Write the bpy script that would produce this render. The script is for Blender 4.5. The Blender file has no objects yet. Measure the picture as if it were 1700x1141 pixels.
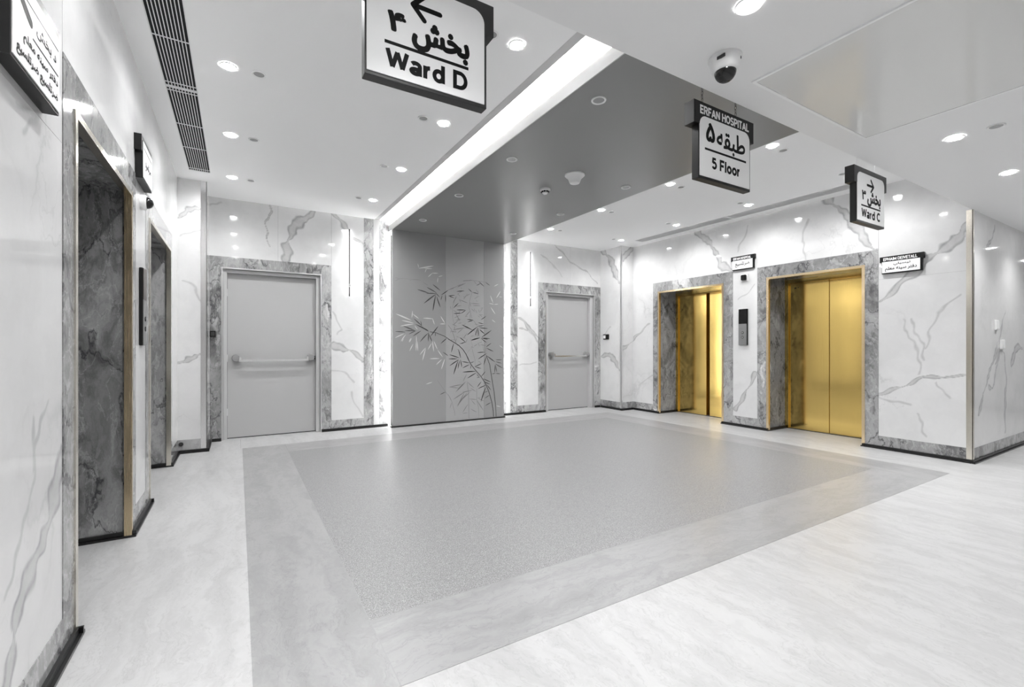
import bpy, bmesh, math, random
import numpy as np
from mathutils import Vector, Matrix
random.seed(4)
S = bpy.context.scene
COL = S.collection
# ---------------------------------------------------------------- camera, light level
cam = bpy.data.cameras.new('camera'); cam_o = bpy.data.objects.new('camera', cam); COL.objects.link(cam_o)
cam.sensor_width = 36; cam.lens = 36 * 760 / 1700; cam.shift_y = 4.5 / 1700; cam.clip_start = .02
cam_o.location = (0, 0, 1.2)
cam_o.rotation_euler = (math.pi / 2, 0, -math.atan2(455, 760))
S.camera = cam_o
w = bpy.data.worlds.new('world'); S.world = w; w.use_nodes = True
w.node_tree.nodes['Background'].inputs[0].default_value = (1, 1, 1, 1)
w.node_tree.nodes['Background'].inputs[1].default_value = .15
S.view_settings.view_transform = 'Standard'; S.view_settings.look = 'None'
S.view_settings.gamma = 1; S.view_settings.use_curve_mapping = False
S.view_settings.exposure = 1.34
SPOT_W = 22.5          # each recessed downlight
COVE_E = 85.0          # LED strips of the cove
S.cycles.max_bounces = 10; S.cycles.diffuse_bounces = 8; S.cycles.glossy_bounces = 4
S.cycles.sample_clamp_indirect = 8; S.cycles.use_denoising = True
S.cycles.blur_glossy = .5; S.cycles.caustics_reflective = False; S.cycles.caustics_refractive = False

# ---------------------------------------------------------------- materials
def mat(name, col=(.8, .8, .8), rough=.5, metal=0, emit=0, spec=.5, ior=1.5, emcol=None, coat=0):
    m = bpy.data.materials.new(name); m.use_nodes = True
    b = m.node_tree.nodes['Principled BSDF']
    if not hasattr(col, '__len__'): col = (col, col, col)
    b.inputs['Base Color'].default_value = (*col, 1)
    b.inputs['Roughness'].default_value = rough; b.inputs['Metallic'].default_value = metal
    b.inputs['IOR'].default_value = ior; b.inputs['Specular IOR Level'].default_value = spec
    b.inputs['Coat Weight'].default_value = coat; b.inputs['Coat Roughness'].default_value = .03
    if emit:
        b.inputs['Emission Color'].default_value = (*(emcol or (1, 1, 1)), 1)
        b.inputs['Emission Strength'].default_value = emit
    return m

class G:
    """tiny node-graph helper"""
    def __init__(s, m): s.m = m; s.t = m.node_tree; s.b = s.t.nodes['Principled BSDF']
    def n(s, typ, props=None, **ins):
        k = s.t.nodes.new(typ)
        for a, v in (props or {}).items(): setattr(k, a, v)
        for a, v in ins.items():
            a = a.replace('_', ' ')
            i = k.inputs[int(a[1:])] if a[0] == 'i' and a[1:].isdigit() else k.inputs[a]
            if isinstance(v, bpy.types.NodeSocket): s.t.links.new(v, i)
            else: i.default_value = v
        return k
    def math(s, op, a, b=0.0, clamp=False):
        return s.n('ShaderNodeMath', {'operation': op, 'use_clamp': clamp}, i0=a, i1=b).outputs[0]
    def vec(s, op, a, b):
        k = s.n('ShaderNodeVectorMath', {'operation': op}, i0=a); i = k.inputs[3 if op == 'SCALE' else 1]
        if isinstance(b, bpy.types.NodeSocket): s.t.links.new(b, i)
        else: i.default_value = b
        return k.outputs[0]
    def obj(s): return s.n('ShaderNodeTexCoord').outputs['Object']
    def noise(s, v, scale, detail=4, rough=.5, dist=0, out=0):
        return s.n('ShaderNodeTexNoise', Vector=v, Scale=scale, Detail=detail, Roughness=rough, Distortion=dist).outputs[out]
    def ramp(s, f, stops, interp='LINEAR'):
        k = s.n('ShaderNodeValToRGB', i0=f); r = k.color_ramp; r.interpolation = interp
        while len(r.elements) < len(stops): r.elements.new(.5)
        for e, (p, c) in zip(r.elements, stops):
            e.position = p; e.color = (c, c, c, 1) if not hasattr(c, '__len__') else (*c, 1)
        return k.outputs[0]
    def mix(s, f, a, b, blend='MIX'):
        k = s.n('ShaderNodeMix', {'data_type': 'RGBA', 'blend_type': blend})
        for i, v in ((0, f), (6, a), (7, b)):
            if isinstance(v, bpy.types.NodeSocket): s.t.links.new(v, k.inputs[i])
            elif i: k.inputs[i].default_value = (v, v, v, 1) if not hasattr(v, '__len__') else (*v, 1)
            else: k.inputs[i].default_value = v
        return k.outputs[2]
    def col(s, c): s.t.links.new(c, s.b.inputs['Base Color'])
    def bump(s, h, st, dist=.01):
        k = s.n('ShaderNodeBump', Height=h, Strength=st, Distance=dist)
        s.t.links.new(k.outputs[0], s.b.inputs['Normal'])

def ridge(g, f, width):      # 1 on the 0.5 level line of a noise, 0 elsewhere
    d = g.math('ABSOLUTE', g.math('SUBTRACT', f, .5))
    return g.math('SUBTRACT', 1.0, g.math('DIVIDE', d, width, True), True)

def white_marble():
    m = mat('polished white marble', .8, .05, ior=1.55); g = G(m)
    o = g.obj()
    wv = g.vec('ADD', o, g.vec('SCALE', g.noise(o, 1.3, 6, .6, 0, 1), .9))
    f1 = g.noise(wv, .75, 2, .5)
    f2 = g.noise(g.vec('ADD', wv, (7, 3, 5)), 1.5, 3, .55)
    mask = g.ramp(g.noise(g.vec('ADD', o, (3, 9, 1)), 1.1, 2), [(.50, 0), (.66, 1)])
    r1 = g.math('MULTIPLY', g.math('MULTIPLY', ridge(g, f1, .012), mask), .30)
    r2 = g.math('MULTIPLY', g.math('MULTIPLY', ridge(g, f2, .010), mask), .18)
    soft = g.math('MULTIPLY', g.math('MULTIPLY', ridge(g, f1, .05), mask), .10)
    cl = g.ramp(g.noise(wv, 2.2, 5, .6), [(.35, .66), (.65, .73)])
    at = g.n('ShaderNodeAttribute', {'attribute_name': 'vein'}).outputs['Fac']
    br = g.ramp(g.noise(wv, 9, 4, .6), [(.3, .62), (.6, 1.0)])
    at = g.math('MULTIPLY', g.math('MULTIPLY', at, br), .85, True)
    v = g.math('MAXIMUM', g.math('MAXIMUM', r1, r2), g.math('MAXIMUM', at, soft))
    g.col(g.mix(v, cl, (.24, .24, .245)))
    return m

def gray_marble(name='polished grey veined marble', k=1.2, stretch=(1, 1, 1)):
    m = mat(name, .4, .07, ior=1.52); g = G(m)
    o = g.n('ShaderNodeMapping', Vector=g.obj(), Scale=stretch, Rotation=(.5, .35, .2)).outputs[0]
    wv = g.vec('ADD', o, g.vec('SCALE', g.noise(o, 1.7, 7, .62, 0, 1), .55))
    f1 = g.noise(wv, 2.2, 8, .66, .3); f2 = g.noise(g.vec('ADD', wv, (4, 1, 8)), 2.0, 3, .5)
    f3 = g.noise(g.vec('ADD', wv, (9, 5, 2)), 4.5, 4, .55)
    c = g.ramp(f1, [(.30, .07 * k), (.41, .19 * k), (.50, .34 * k), (.57, .25 * k), (.68, .58 * k)])
    big = g.ramp(g.noise(o, 1.3, 3), [(.35, .62), (.62, 1.15)])
    c = g.mix(1.0, c, big, 'MULTIPLY')
    c = g.mix(g.math('MULTIPLY', ridge(g, f2, .012), .8), c, (.035, .035, .04))
    c = g.mix(g.math('MULTIPLY', ridge(g, f3, .016), .28), c, (.75, .75, .75))
    mk = g.ramp(g.noise(g.vec('ADD', o, (1, 2, 3)), 3.0, 3), [(.5, 0), (.66, 1)])
    c = g.mix(g.math('MULTIPLY', g.math('MULTIPLY', ridge(g, g.noise(wv, 7, 5, .6), .05), mk), .8), c, (.07, .07, .075))
    g.col(c)
    return m

def vinyl(name, a, b, ax, rough=.32):
    m = mat(name, a, rough, ior=1.45); g = G(m)
    sc = (6, 1.0, 1) if ax == 'y' else (1.0, 6, 1)
    o = g.n('ShaderNodeMapping', Vector=g.obj(), Scale=sc).outputs[0]
    wv = g.vec('ADD', o, g.vec('SCALE', g.noise(g.obj(), 1.4, 5, .6, 0, 1), 2.2))
    f = g.noise(wv, 1.6, 7, .68)
    c = g.ramp(f, [(.28, b), (.45, (a + b) / 2), (.56, a), (.75, a * 1.04)])
    f3 = g.noise(g.vec('ADD', wv, (3, 7, 0)), 2.2, 4, .6)
    c = g.mix(g.math('MULTIPLY', ridge(g, f3, .018), .28), c, b * .7)
    g.col(c); return m

def terrazzo():
    m = mat('speckled grey vinyl', .4, .38); g = G(m)
    o = g.obj()
    s1 = g.noise(o, 420, 1, .5); s2 = g.noise(g.vec('ADD', o, (5, 5, 0)), 200, 2, .6)
    c = g.ramp(s2, [(.36, .14), (.46, .215), (.55, .245), (.64, .35)])
    c = g.mix(g.ramp(s1, [(.60, 0), (.68, .7)]), c, .62)
    c = g.mix(g.ramp(s1, [(.30, .75), (.38, 0)]), c, .17)
    g.col(c); return m

def brushed(name, col, rough, dirx=(60, 60, 1.2)):
    m = mat(name, col, rough, 1.0); g = G(m)
    o = g.n('ShaderNodeMapping', Vector=g.obj(), Scale=dirx).outputs[0]
    f = g.noise(o, 3.0, 3, .6)
    g.bump(f, .04, .002)
    g.t.links.new(g.ramp(f, [(.3, rough * .8), (.7, rough * 1.25)]), g.b.inputs['Roughness'])
    g.col(g.mix(f, tuple(x * .93 for x in col), tuple(min(1, x * 1.05) for x in col)))
    return m

M = dict(
    wm=white_marble(), gm=gray_marble(stretch=(1.5, 1.1, .75)), gmj=gray_marble('jamb grey veined marble', 1.3, (1.6, 1, .7)),  # left lift jambs: grey marble with its own tone and stretch
    floor=vinyl('white streaked vinyl', .50, .41, 'y'), bord_y=vinyl('grey marbled vinyl', .33, .26, 'y'),
    bord_x=vinyl('grey marbled vinyl lengthwise', .33, .26, 'x'), terr=terrazzo(),
    brass=brushed('brushed brass', (.86, .61, .20), .12), brasstrim=brushed('polished brass', (.95, .76, .50), .2),
    bronze=brushed('dark bronze', (.22, .12, .03), .3),
    champ=brushed('champagne metal', (.78, .74, .66), .2), tan=brushed('tan brass', (.62, .50, .33), .25),  # tan: same metal as the champagne trim, its reflection put into the colour
    steel=mat('brushed steel', .72, .3, 1), chrome=mat('chrome', .88, .25, 1),
    ceil=mat('matt white ceiling paint', .93, .6), soff=mat('corridor ceiling paint', .86, .45),
    gray=mat('satin grey ceiling paint', .27, .27, ior=1.5), mural=mat('satin grey mural board', .33, .25),
    mural2=mat('lighter grey mural board', .40, .25),
    lip=mat('light grey cove edge', .52, .5), white=mat('white plastic', .8, .35), black=mat('black plastic', .006, .4, spec=.25),
    blk=mat('black plinth', .008, .3), dgray=mat('dark grey plastic', .035, .4, spec=.3), gdoor=mat('grey painted steel door', .45, .42),
    gframe=mat('grey painted steel frame', .54, .3), plate=mat('white acrylic sign face', .90, .45),
    lett=mat('black lettering', .008, .5, spec=.1), wlett=mat('white lettering', .8, .5),
    ring=mat('satin light ring', .85, .4), lens=mat('lit downlight lens', 1, .5, emit=60), off=mat('unlit lamp glass', .36, .2),
    led=mat('led strip', 1, .5, emit=COVE_E), led2=mat('mural led strip', 1, .5, emit=20), led3=mat('sconce led', 1, .5, emit=17),
    dome=mat('smoked dome', .01, .04), hatch=mat('glossy off-white hatch panel', (.78, .78, .765), .08), void=mat('dark void', .004, .8),
    bdark=mat('dark leaf print', .06, .35), bmid=mat('mid grey leaf print', .22, .35), bpale=mat('pale leaf print', .60, .35),
    rod=mat('dark grey lamp rod', .05, .6, spec=.1), cap=mat('satin grey metal', .42, .35, .7), groove=mat('joint line', .30, .5), sw=mat('white switch', .85, .3), gray2=mat('call panel metal', .30, .3, .6), brown=mat('bronze call panel', (.13, .11, .10), .3, .5),
)

# ---------------------------------------------------------------- geometry helpers
def box(bm, x0, x1, y0, y1, z0, z1):
    x0, x1 = min(x0, x1), max(x0, x1); y0, y1 = min(y0, y1), max(y0, y1); z0, z1 = min(z0, z1), max(z0, z1)
    v = [bm.verts.new(p) for p in ((x0,y0,z0),(x1,y0,z0),(x1,y1,z0),(x0,y1,z0),(x0,y0,z1),(x1,y0,z1),(x1,y1,z1),(x0,y1,z1))]
    for f in ((0,3,2,1),(4,5,6,7),(0,1,5,4),(1,2,6,5),(2,3,7,6),(3,0,4,7)): bm.faces.new([v[i] for i in f])
def wb(bm, ax, pos, n, a0, a1, z0, z1, t0, t1):
    """box on a wall plane: a along the wall, t out from it towards the room"""
    if ax == 'x': box(bm, pos + n*t0, pos + n*t1, a0, a1, z0, z1)
    else: box(bm, a0, a1, pos + n*t0, pos + n*t1, z0, z1)
def lathe(bm, prof, seg=32, mtx=None, caps=True):
    """prof: [(r, z)...] turned about z, then moved by mtx"""
    rings = []
    for r, z in prof:
        rings.append([bm.verts.new((r*math.cos(2*math.pi*i/seg), r*math.sin(2*math.pi*i/seg), z)) for i in range(seg)])
    for a, b in zip(rings, rings[1:]):
        for i in range(seg): bm.faces.new((a[i], a[(i+1) % seg], b[(i+1) % seg], b[i]))
    if caps: bm.faces.new(rings[0][::-1]); bm.faces.new(rings[-1])
    if mtx is not None: bmesh.ops.transform(bm, matrix=mtx, verts=[v for r in rings for v in r])
def tube(bm, p0, p1, r, seg=12):
    p0, p1 = Vector(p0), Vector(p1); d = p1 - p0
    q = Vector((0, 0, 1)).rotation_difference(d.normalized()).to_matrix().to_4x4(); q.translation = p0
    lathe(bm, [(r, 0), (r, d.length)], seg, q)
def obj(name, bm, m, parent=None, bevel=0, smooth=False):
    if bevel:
        bmesh.ops.bevel(bm, geom=bm.edges[:], offset=bevel, segments=2, affect='EDGES', clamp_overlap=True)
    bmesh.ops.recalc_face_normals(bm, faces=bm.faces[:])
    me = bpy.data.meshes.new(name); bm.to_mesh(me); bm.free()
    if smooth:
        for p in me.polygons: p.use_smooth = True
        me.set_sharp_from_angle(angle=math.radians(40))
    me.materials.append(m)
    o = bpy.data.objects.new(name, me); COL.objects.link(o)
    if parent is not None:
        o.parent = parent; o.matrix_parent_inverse = Matrix.Translation(parent.location).inverted() if parent.rotation_euler.z == 0 else parent.matrix_world.inverted()
    return o
def tag(o, label, cat, group=None, kind=None):
    o['label'] = label; o['category'] = cat
    if group: o['group'] = group
    if kind: o['kind'] = kind
    return o
def thing(name, label, cat, loc=(0, 0, 0), group=None, kind=None):
    o = bpy.data.objects.new(name, None); o.empty_display_size = .1; COL.objects.link(o); o.location = loc
    return tag(o, label, cat, group, kind)
def quick(name, m, parent, *boxes, bevel=0):
    bm = bmesh.new()
    for b in boxes: box(bm, *b)
    return obj(name, bm, m, parent, bevel)
def wquick(name, m, parent, ax, pos, n, *boxes, bevel=0):
    bm = bmesh.new()
    for b in boxes: wb(bm, ax, pos, n, *b)
    return obj(name, bm, m, parent, bevel)

# marble veins: a point attribute worked out from polylines in wall coordinates
def vein_field(A, Z, veins):
    out = np.zeros_like(A)
    dA = A + .025*np.sin(7*Z + 3*A) + .012*np.sin(23*Z + 5) + .007*np.sin(51*A + 37*Z)
    dZ = Z + .025*np.sin(8*A + 1.7) + .012*np.sin(19*A - 9*Z) + .006*np.sin(47*Z + 3)
    for pts, wd in veins:
        best = np.full_like(A, 9.); T = np.zeros_like(A)
        k = 0
        for (a0, z0), (a1, z1) in zip(pts, pts[1:]):
            ux, uz = a1-a0, z1-z0; L2 = ux*ux + uz*uz + 1e-9
            t = np.clip(((dA-a0)*ux + (dZ-z0)*uz)/L2, 0, 1)
            d = np.hypot(dA-a0-t*ux, dZ-z0-t*uz)
            T = np.where(d < best, k + t, T); best = np.minimum(best, d); k += 1
        wv = wd*(.75 + .35*np.sin(2.3*T + 5*wd*100) + .25*np.sin(6.1*T))
        e = best/np.maximum(wv, .008)
        s = np.clip((1.25-e)/.35, 0, 1)*(.48 + .52*np.clip((e-.45)/.4, 0, 1))
        if wd < .012: s = np.clip((1.8-e)/1.2, 0, 1)*.5
        out = np.maximum(out, s)
    return out
def clad(name, ax, pos, n, rects, veins, parent=None, t=.04, res=.009):
    """white marble slabs of one wall: gridded faces with vein values, solid behind"""
    V, F, VA = [], [], []; base = 0
    for a0, a1, z0, z1 in rects:
        na, nz = max(1, int((a1-a0)/res)), max(1, int((z1-z0)/res))
        if not veins: na = nz = 1
        A, Z = np.meshgrid(np.linspace(a0, a1, na+1), np.linspace(z0, z1, nz+1), indexing='ij')
        A, Z = A.ravel(), Z.ravel()
        P = np.full_like(A, pos)
        V.append(np.stack([P, A, Z], 1) if ax == 'x' else np.stack([A, P, Z], 1))
        VA.append(vein_field(A, Z, veins) if veins else np.zeros_like(A))
        i = (np.arange(na)[:, None]*(nz+1) + np.arange(nz)[None, :]).ravel() + base
        q = np.stack([i, i+nz+1, i+nz+2, i+1], 1)
        flip = (n > 0) if ax == 'y' else (n < 0)
        F.append(q[:, ::-1] if flip else q)
        base += len(A)
        c = [(a0, z0), (a1, z0), (a1, z1), (a0, z1)]
        b = [(pos, a, z) if ax == 'x' else (a, pos, z) for a, z in c] + [(pos-n*t, a, z) if ax == 'x' else (a, pos-n*t, z) for a, z in c]
        V.append(np.array(b)); VA.append(np.zeros(8))
        F.append(np.array([(base+i, base+(i+1) % 4, base+4+(i+1) % 4, base+4+i) for i in range(4)] + [(base+4, base+5, base+6, base+7)]))
        base += 8
    V = np.concatenate(V); F = np.concatenate(F); VA = np.concatenate(VA)
    me = bpy.data.meshes.new(name); me.from_pydata(V.tolist(), [], F.tolist())
    at = me.attributes.new('vein', 'FLOAT', 'POINT'); at.data.foreach_set('value', VA.astype(np.float32))
    me.materials.append(M['wm'])
    o = bpy.data.objects.new(name, me); COL.objects.link(o)
    if parent is not None: o.parent = parent
    return o

def arabic_bm(bm, s, x0, x1, z0, z1, y, bold=.018):
    """writing fitted to a rectangle, facing -y; weight comes from slightly shifted copies of the outline"""
    c = bpy.data.curves.new('t', 'FONT'); c.body = s; c.resolution_u = 4
    o = bpy.data.objects.new('t', c); COL.objects.link(o); bpy.context.view_layer.update()
    me = bpy.data.meshes.new_from_object(o.evaluated_get(bpy.context.evaluated_depsgraph_get()))
    P = [v.co.copy() for v in me.vertices]; fs = [tuple(p.vertices) for p in me.polygons]
    bpy.data.objects.remove(o); bpy.data.curves.remove(c); bpy.data.meshes.remove(me)
    if not P: return
    ax, bx = min(p.x for p in P), max(p.x for p in P); az, bz = min(p.y for p in P), max(p.y for p in P)
    r = bold*min(z1-z0, .10); k = 0
    for dx, dz in ((0, 0), (1, 0), (-1, 0), (0, 1), (0, -1), (.7, .7), (-.7, .7), (.7, -.7), (-.7, -.7)):
        vs = [bm.verts.new((x0+r+(p.x-ax)/(bx-ax)*(x1-x0-2*r)+dx*r, y-k*2e-5, z0+r+(p.y-az)/(bz-az)*(z1-z0-2*r)+dz*r)) for p in P]; k += 1
        for f in fs:
            try: bm.faces.new([vs[i] for i in f])
            except ValueError: pass
def stroke(bm, pts, wd, y):
    """flat pen stroke in the xz plane with rounded-off ends"""
    pts = [Vector((p[0], p[1])) for p in pts]; L, R = [], []
    for i, p in enumerate(pts):
        d = (pts[min(i+1, len(pts)-1)] - pts[max(i-1, 0)]).normalized(); nn = Vector((-d.y, d.x))*wd/2
        L.append(bm.verts.new((p.x+nn.x, y, p.y+nn.y))); R.append(bm.verts.new((p.x-nn.x, y, p.y-nn.y)))
    for i in range(len(pts)-1): bm.faces.new((L[i], L[i+1], R[i+1], R[i]))
    for p in (pts[0], pts[-1]):
        bm.faces.new([bm.verts.new((p.x+wd/2*math.cos(a*math.pi/6), y-.0001, p.y+wd/2*math.sin(a*math.pi/6))) for a in range(12)])

def arc(cx, cz, rx, rz, a0, a1, n=14):
    return [(cx+rx*math.cos(math.radians(a0+(a1-a0)*i/n)), cz+rz*math.sin(math.radians(a0+(a1-a0)*i/n))) for i in range(n+1)]
# plain bold sans-serif letters as pen strokes: width, strokes (pen centre lines; cap height 1, pen width .17)
GL = {
 'A': (.78, [[(.07,.0),(.39,.93),(.71,.0)], [(.19,.30),(.59,.30)]]),
 'C': (.76, [arc(.42,.5,.33,.415,42,318,24)]),
 'D': (.76, [[(.10,.085),(.10,.915),(.36,.915)]+arc(.36,.5,.31,.415,90,-90,16)+[(.10,.085)]]),
 'E': (.64, [[(.60,.915),(.10,.915),(.10,.085),(.61,.085)], [(.10,.51),(.56,.51)]]),
 'F': (.60, [[(.58,.915),(.10,.915),(.10,0)], [(.10,.49),(.52,.49)]]),
 'H': (.74, [[(.10,0),(.10,1)], [(.64,0),(.64,1)], [(.10,.52),(.64,.52)]]),
 'I': (.24, [[(.12,0),(.12,1)]]),
 'L': (.60, [[(.10,1),(.10,.085),(.57,.085)]]),
 'M': (.90, [[(.10,0),(.10,.95),(.45,.15),(.80,.95),(.80,0)]]),
 'N': (.76, [[(.10,0),(.10,.93),(.66,.07),(.66,1)]]),
 'O': (.82, [arc(.41,.5,.33,.415,0,360,28)]),
 'P': (.68, [[(.10,0),(.10,.915),(.38,.915)]+arc(.38,.685,.21,.23,90,-90,10)+[(.10,.455)]]),
 'R': (.74, [[(.10,0),(.10,.915),(.40,.915)]+arc(.40,.70,.21,.215,90,-90,10)+[(.10,.485)], [(.38,.48),(.64,0)]]),
 'S': (.68, [arc(.34,.71,.24,.205,25,245,14)+arc(.34,.29,.25,.205,65,-155,14)]),
 'T': (.64, [[(.02,.915),(.62,.915)], [(.32,.915),(.32,0)]]),
 'V': (.74, [[(.06,1),(.37,.07),(.68,1)]]),
 'Y': (.72, [[(.05,1),(.36,.45),(.67,1)], [(.36,.47),(.36,0)]]),
 'W': (1.04, [[(.07,1),(.29,.08),(.52,.92),(.75,.08),(.97,1)]]),
 'a': (.60, [arc(.29,.51,.20,.15,155,0,9)+[(.49,.38),(.49,.0)], arc(.28,.205,.20,.125,40,320,14), [(.43,.30),(.48,.44)]]),
 'r': (.42, [[(.10,0),(.10,.70)], [(.10,.36)]+arc(.32,.36,.22,.26,150,85,6)]),
 'd': (.64, [arc(.30,.35,.215,.275,0,360,22), [(.52,0),(.52,1)]]),
 'l': (.24, [[(.12,0),(.12,1)]]),
 'o': (.64, [arc(.32,.35,.23,.275,0,360,22)]),
 '5': (.64, [[(.54,.915),(.19,.915),(.14,.52)]+arc(.32,.34,.24,.26,125,-150,18)]),
 ' ': (.30, []),
}
def pen(bm, pts, wd, sx, y):
    """pen line of even weight with mitred corners; sx squeezes it sideways"""
    pts = [p for i, p in enumerate(pts) if i == 0 or (Vector(p)-Vector(pts[i-1])).length > 1e-4]
    P = [Vector(p) for p in pts]; L, Q = [], []
    for i in range(1, len(P)-1):
        if (P[i]-P[i-1]).normalized().dot((P[i+1]-P[i]).normalized()) < -.2:
            pen(bm, P[:i+1], wd, sx, y); pen(bm, P[i:], wd, sx, y-1e-5); return
    closed = (P[0]-P[-1]).length < 1e-4 and len(P) > 3
    if closed: P = P[:-1]
    n = len(P)
    for i in range(n):
        a = P[i]-P[i-1] if (i or closed) else P[1]-P[0]
        c = P[(i+1) % n]-P[i] if (i < n-1 or closed) else P[i]-P[i-1]
        a.normalize(); c.normalize(); na, nc = Vector((-a.y, a.x)), Vector((-c.y, c.x)); m = na+nc
        m = na if m.length < .2 else m.normalized(); k = min(1/max(.25, m.dot(na)), 2.2)*wd/2
        L.append(P[i]+m*k); Q.append(P[i]-m*k)
    f = lambda p: bm.verts.new((p.x, y, p.y))
    for i in range(n if closed else n-1):
        j = (i+1) % n; bm.faces.new([f(L[i]), f(L[j]), f(Q[j]), f(Q[i])])
def latin_bm(bm, s, x0, x1, z0, z1, y, wt=.215):
    tot = sum(GL[c][0] for c in s) + .05*(len(s)-1); sx = (x1-x0)/tot; sz = z1-z0; u = x0
    t = bmesh.new(); k = 0
    for c in s:
        for st in GL[c][1]:
            pen(t, [(u+p[0]*sx, z0+p[1]*sz) for p in st], wt*(sx*.55+sz*.45), 1, y-k*2e-5); k += 1
        base = [bm.verts.new(v.co) for v in t.verts]; t.verts.index_update()
        for f in t.faces: bm.faces.new([base[v.index] for v in f.verts])
        t.clear(); u += (GL[c][0]+.05)*sx
def text_bm(bm, s, x0, x1, z0, z1, y, bold=.018):
    if all(c in GL for c in s): latin_bm(bm, s, x0, x1, z0, z1, y)
    else: arabic_bm(bm, s, x0, x1, z0, z1, y, bold)
# ---------------------------------------------------------------- floor
XL, XR, YB, YD, YM, YR = -.58, 6.45, 6.87, 6.98, 6.69, 6.285     # wall planes: left, right, end, fire doors, mural, side returns
CZ, SZ, BZ = 3.08, 2.60, 2.92                                    # lobby ceiling, corridor ceiling, grey dropped panel
EL = ((2.54, 3.72, 2.40, 3.86), (4.40, 5.68, 4.24, 5.80))        # lift openings and their marble surrounds (y)
WX0, WX1, WY0 = -5.0, 13.0, -1.75
fl = quick('floor', M['floor'], None, (WX0, WX1, WY0, 7.1, -.1, 0)); tag(fl, 'white streaked vinyl floor of the lift lobby and corridor', 'floor', kind='structure')
c = quick('border', M['bord_y'], fl, (.045, .495, 1.585, 6.235, 0, .0012), (5.315, 5.765, 1.585, 6.235, 0, .0012)); c['label'] = 'grey marbled border running towards the mural'
c = quick('border', M['bord_x'], fl, (.495, 5.315, 1.585, 2.035, 0, .0012), (.495, 5.315, 5.785, 6.235, 0, .0012)); c['label'] = 'grey marbled border running across the lobby'
quick('speckled_inlay', M['terr'], fl, (.495, 5.315, 2.035, 5.785, 0, .0012))
quick('seam', M['groove'], fl, (.492, .496, 1.585, 6.235, .0012, .0015), (.495, 5.3, 2.033, 2.036, .0012, .0015), (.028, .031, 6.235, 6.85, 0, .0005), (.047, .050, -1.7, 1.585, 0, .0004))

# ---------------------------------------------------------------- ceilings
ce = quick('ceiling', M['ceil'], None, (XL-.3, 1.74, 1.5, 7.0, CZ, CZ+.06), (4.06, XR+.3, 1.5, 7.0, CZ, CZ+.06))
tag(ce, 'white lobby ceiling either side of the glowing coves', 'ceiling', kind='structure')
quick('edge_band', M['lip'], ce, (1.745, 1.81, 1.5, 6.87, CZ+.004, CZ+.06), (3.99, 4.055, 1.5, 6.87, CZ+.004, CZ+.06))
quick('cove_recess', M['ceil'], ce, (1.70, 4.10, 1.5, 7.0, 3.30, 3.34), (1.78, 1.81, 1.5, 7.0, CZ+.06, 3.30), (3.99, 4.02, 1.5, 7.0, CZ+.06, 3.30), (1.81, 3.99, 6.874, 6.9, CZ-.2, 3.30), (1.70, 4.10, 1.48, 1.5, 2.66, 3.30))
so = quick('ceiling', M['soff'], None, (WX0, WX1, WY0, 1.60, SZ, SZ+.06), (WX0, WX1, 1.54, 1.60, SZ+.06, CZ+.1))
tag(so, 'low pale grey corridor ceiling nearest the camera', 'ceiling', kind='structure')
dp = quick('dropped_ceiling_panel', M['gray'], None, (1.952, 3.858, 1.6, 6.87, BZ, BZ+.05))
tag(dp, 'long dark grey satin ceiling panel hung between the two lit coves', 'ceiling panel', kind='structure')
quick('edge_strip', M['lip'], dp, (1.944, 1.953, 1.6, YB, BZ+.0005, BZ+.09), (3.857, 3.866, 1.6, YB, BZ+.0005, BZ+.09))
for x in (1.985, 3.805): quick('led_strip', M['led'], dp, (x, x+.02, 1.65, 6.6, BZ+.052, BZ+.062))
quick('hanger', M['steel'], dp, *[(x, x+.02, y, y+.02, BZ+.05, 3.298) for x in (2.6, 3.2) for y in (2.2, 4.2, 6.2)])

# ---------------------------------------------------------------- walls
V_RIGHT=[
   ([(1.60,2.51),(1.71,2.35),(1.80,2.27),(1.91,2.16),(2.03,2.08),(2.22,1.91),(2.40,1.74)],0.045),
   ([(1.61,0.92),(1.85,0.85),(2.00,0.82),(2.17,0.74),(2.40,0.67)],0.022),
   ([(4.90,3.13),(4.73,2.98),(4.60,2.76),(4.43,2.46),(4.25,2.33)],0.05),
   ([(2.95,3.12),(2.80,2.93),(2.69,2.70),(2.57,2.53),(2.41,2.35)],0.055),
   ([(3.86,0.82),(4.02,0.55),(4.22,0.24)],0.03),
   ([(6.56,1.15),(6.30,1.35),(6.08,1.48),(5.86,1.59)],0.022),
   ([(2.15,1.51),(2.11,1.27),(2.04,1.03),(2.02,0.87)],0.009),
   ([(2.08,1.50),(2.03,1.23),(2.00,1.03)],0.006),
   ([(2.00,1.17),(1.85,1.55),(1.67,1.74)],0.006),
   ([(2.05,0.43),(2.02,0.27),(1.99,0.18)],0.007),
   ([(2.40,0.64),(2.22,0.58),(2.08,0.53)],0.007),
   ([(4.16,1.88),(3.93,2.12)],0.005),
   ([(3.15,2.90),(3.26,2.61),(3.22,2.36)],0.006),
   ([(4.02,2.98),(4.16,2.60)],0.005),
   ([(1.85,0.78),(1.78,0.66)],0.006),
   ([(6.15,0.47),(5.79,0.66)],0.006),
]
V_CORR=[
   ([(6.62,0.48),(6.90,0.78),(7.14,1.10),(7.36,1.30),(7.58,1.58)],0.03),
   ([(7.21,1.03),(7.31,1.15),(7.49,1.10),(7.60,0.75),(7.53,0.20)],0.025),
   ([(7.00,0.78),(7.14,0.77),(7.31,1.10)],0.03),
   ([(7.77,1.02),(7.96,1.18),(8.26,1.16)],0.05),
   ([(7.21,2.55),(7.06,2.38),(6.90,2.27)],0.02),
]
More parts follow.
